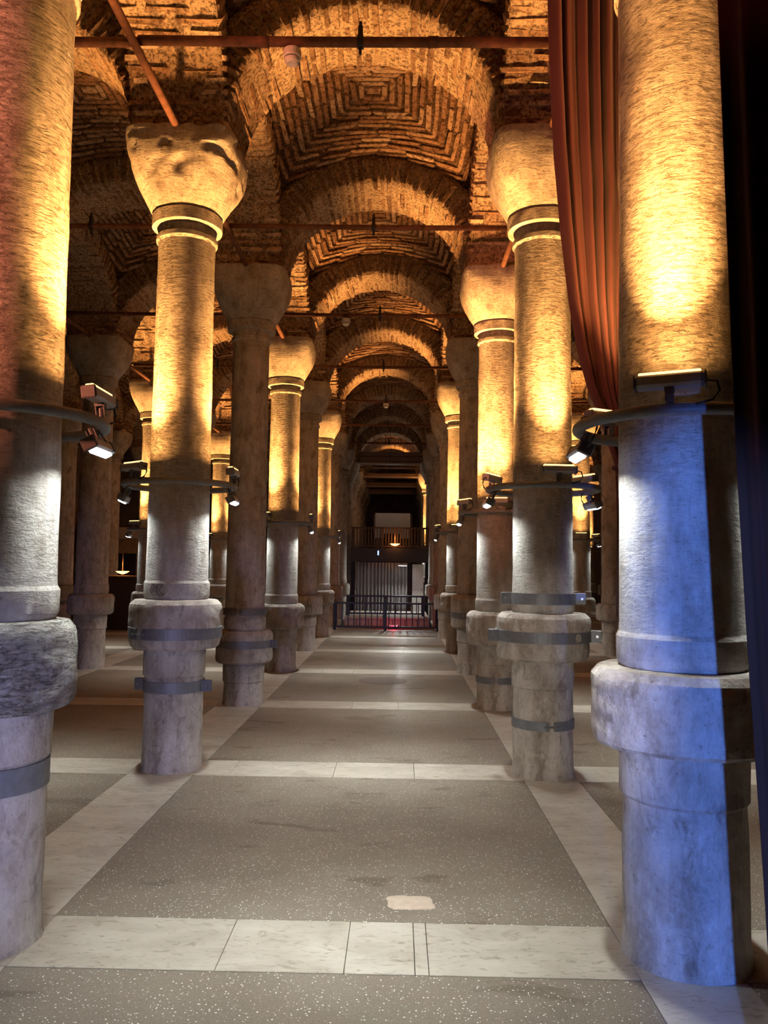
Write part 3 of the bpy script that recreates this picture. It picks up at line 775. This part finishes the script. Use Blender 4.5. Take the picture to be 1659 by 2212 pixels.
# grey stage curtain, door and gallery
def drape(name, x0, x1, y, z0, z1, folds, amp, mat, lab, parent=None):
    v = []; f = []; NU, NV = folds*8, 6
    for j in range(NV+1):
        for i in range(NU+1):
            u = i/NU; ph = u*folds*2*PI+.9*math.sin(u*11)
            v.append((x0+(x1-x0)*u, y+amp*math.sin(ph), z1+(z0-z1)*j/NV))
    for j in range(NV):
        for i in range(NU): f.append((j*(NU+1)+i, j*(NU+1)+i+1, (j+1)*(NU+1)+i+1, (j+1)*(NU+1)+i))
    o = link(name, mesh(name, v, f), parent, mat, None, True); sm = o.modifiers.new('solid', 'SOLIDIFY'); sm.thickness = .01
    if lab: tag(o, lab, 'curtain')
    return o
drape('curtain', -1.32, .30, 25.1, 0, 1.68, 15, .05, M['grey_curtain'], 'grey pleated curtain below the gallery at the far end')
t = thing('door_leaf', 'pale grey door panel standing open beside the far grey curtain', 'door', (.64, 25.2, 0))
MB().box((0, 0, .83), (.36, .05, 1.62), cham=.008).build('panel', M['white_plastic'], t)
MB().box((.13, -.04, .85), (.02, .05, .10), cham=.004).build('handle', M['bolt'], t)
gal = thing('gallery', 'dark raised gallery with slatted balustrade across the far aisle', 'gallery', (-.25, 25.6, 0))
MB().box((0, .6, 1.92), (2.5, 2.2, .44), cham=.01).build('deck', M['dark_board'], gal)
MB().box((0, -.45, 2.78), (2.4, .05, .05), cham=.006).build('hand_rail', M['dark_wood'], gal)
MB().box((0, -.45, 2.19), (2.4, .04, .05), cham=.006).build('bottom_rail', M['dark_wood'], gal)
bl = MB().box((0, -.45, 2.48), (.04, .02, .56), cham=.003).mesh('baluster')
for i in range(26): link('baluster', bl, gal, M['dark_wood'], (-1.15+i*.092, 0, 0))
for px in (-1.19, -.25, .15, 1.19): MB().box((px, -.45, 2.48), (.07, .07, .66), cham=.006).build('post', M['dark_wood'], gal)
for px in (-1.2, 1.2): MB().box((px, .2, .85), (.12, .12, 1.7), cham=.006).build('support', M['dark_board'], gal)
t = thing('partition', 'blank pale partition wall on the gallery at the far end', 'wall', (-.20, 28.2, 0))
MB().box((0, 0, 1.7), (1.35, .1, 3.4)).build('lower_board', M['dark_plaster'], t); MB().box((0, -.06, 3.0), (1.25, .04, .9), cham=.004).build('upper_board', M['white_plastic'], t)
MB().box((.0, -.1, 2.35), (.6, .05, .75), cham=.01).build('doorway_frame', M['dark_board'], t)
l = bpy.data.lights.new('partition_lamp', 'POINT'); l.energy = 7; l.color = (1, .8, .65); l.shadow_soft_size = .1  # added fill that brightens the partition, has no fixture
o = bpy.data.objects.new('partition_lamp', l); C.objects.link(o); o.location = (-.2, 27.0, 4.6)
def bowl(x, y, z, lab, s=1.0, en=2.0, stand=None):
    t = thing('bowl_lamp', lab, 'lamp', (x, y, z))
    MB().lathe([(.03*s, -.06*s), (.10*s, -.035*s), (.15*s, .0), (.155*s, .008*s), (.13*s, .004*s)], 20).build('bowl', M['glow_orange'], t, True)
    MB().lathe([(.02*s, -.02*s), (.012*s, .05*s), (.004*s, .5*s)], 10).build('stem', M['timber'], t)
    MB().lathe([(.05*s, -.10*s), (.03*s, -.05*s)], 12).build('foot', M['black_iron'], t)
    l = bpy.data.lights.new('bowl_light', 'POINT'); l.energy = en; l.color = (1, .4, .12); l.shadow_soft_size = .06
    o = bpy.data.objects.new('bowl_light', l); C.objects.link(o); o.parent = t; o.location = (0, -.05, .18*s)
bowl(-.10, 24.95, 2.27, 'orange glowing bowl lamp at the gallery balustrade', 1.0, 2)
# tie beams above the far aisle
for i, (yy, zz, hh, lab) in enumerate(((26.2, 5.15, .42, 'deep boarded beam under the far arches, nearest of the beams'), (30.5, 5.05, .16, 'thin timber beam behind the deep boarded beam'), (33.0, 4.95, .20, 'timber beam with a lit edge far down the aisle'), (35.5, 4.9, .22, 'last timber beam before the end wall'))):
    t = thing('tie_beam', lab, 'beam', (-.3, yy, zz), 'beams of the far aisle')
    MB().box((0, 0, 0), (2.55, .22, hh), cham=.01).build('beam', M['timber'] if i else M['dark_plaster'], t)
    MB().box((0, -.12, -hh/2+.03), (2.6, .05, .05), cham=.006).build('edge_board', M['pale_board'], t)
t = thing('floodlight', 'small white floodlight under the gallery lighting the stage', 'lamp', (.15, 24.7, 1.62))
MB().box((0, 0, 0), (.30, .08, .07), cham=.01).build('lamp_body', M['housing'], t); MB().box((0, -.01, -.037), (.26, .05, .006)).build('lens', M['lens_white'], t); MB().box((0, .21, .065), (.03, .46, .03)).build('mount', M['strap'], t)
l = bpy.data.lights.new('flood', 'AREA'); l.shape = 'RECTANGLE'; l.size = .25; l.size_y = .04; l.energy = 55; l.color = COOL
o = bpy.data.objects.new('flood', l); C.objects.link(o); o.parent = t; o.location = (0, -.01, -.045); o.rotation_euler = (-1.0, 0, 0)
# small coloured lamps on the gallery edge
t = thing('stage_lamp', 'small blue stage lamp under the gallery edge', 'lamp', (-.62, 25.0, 1.98))
MB().lathe([(.05, 0), (.06, .12), (.04, .16)], 14).xform(Matrix.Rotation(PI/2, 4, 'X')).build('lamp_body', M['black_iron'], t)
MB().box((0, -.165, 0), (.035, .01, .14), cham=.003).build('lens', M['glow_blue'], t); MB().box((0, .04, 0), (.03, .14, .03)).build('mount', M['black_iron'], t)

# ------------------------------------------------------------------ left background
t = thing('gallery', 'low service gallery with pale fascia beyond the far left columns', 'gallery', (-7.85, 22.3, 0))
MB().box((0, 0, 2.42), (2.5, .10, .32), cham=.01).build('fascia', M['pale_board'], t)
MB().box((0, .02, 2.05), (2.5, .06, .42)).build('lintel', M['timber'], t)
MB().box((0, .36, 2.60), (2.5, .66, .06)).build('deck', M['dark_board'], t)
MB().box((0, .62, 1.0), (2.5, .08, 1.95)).build('back_wall', M['dark_board'], t)
for q in (-1.1, -.3, .5, 1.18): MB().box((q, .04, .92), (.12, .12, 1.84), cham=.01).build('support', M['timber'], t)
t2 = thing('counter', 'black counter under the left gallery carrying a bowl lamp', 'counter', (-6.6, 18.9, 0))
MB().box((0, 0, .62), (.9, .5, 1.24), cham=.01).build('body', M['dark_board'], t2); MB().box((0, 0, 1.255), (.98, .58, .03), cham=.005).build('top', M['timber'], t2)
bowl(-6.58, 18.85, 1.37, 'orange glowing bowl lamp on the left counter', 1.0, 2)
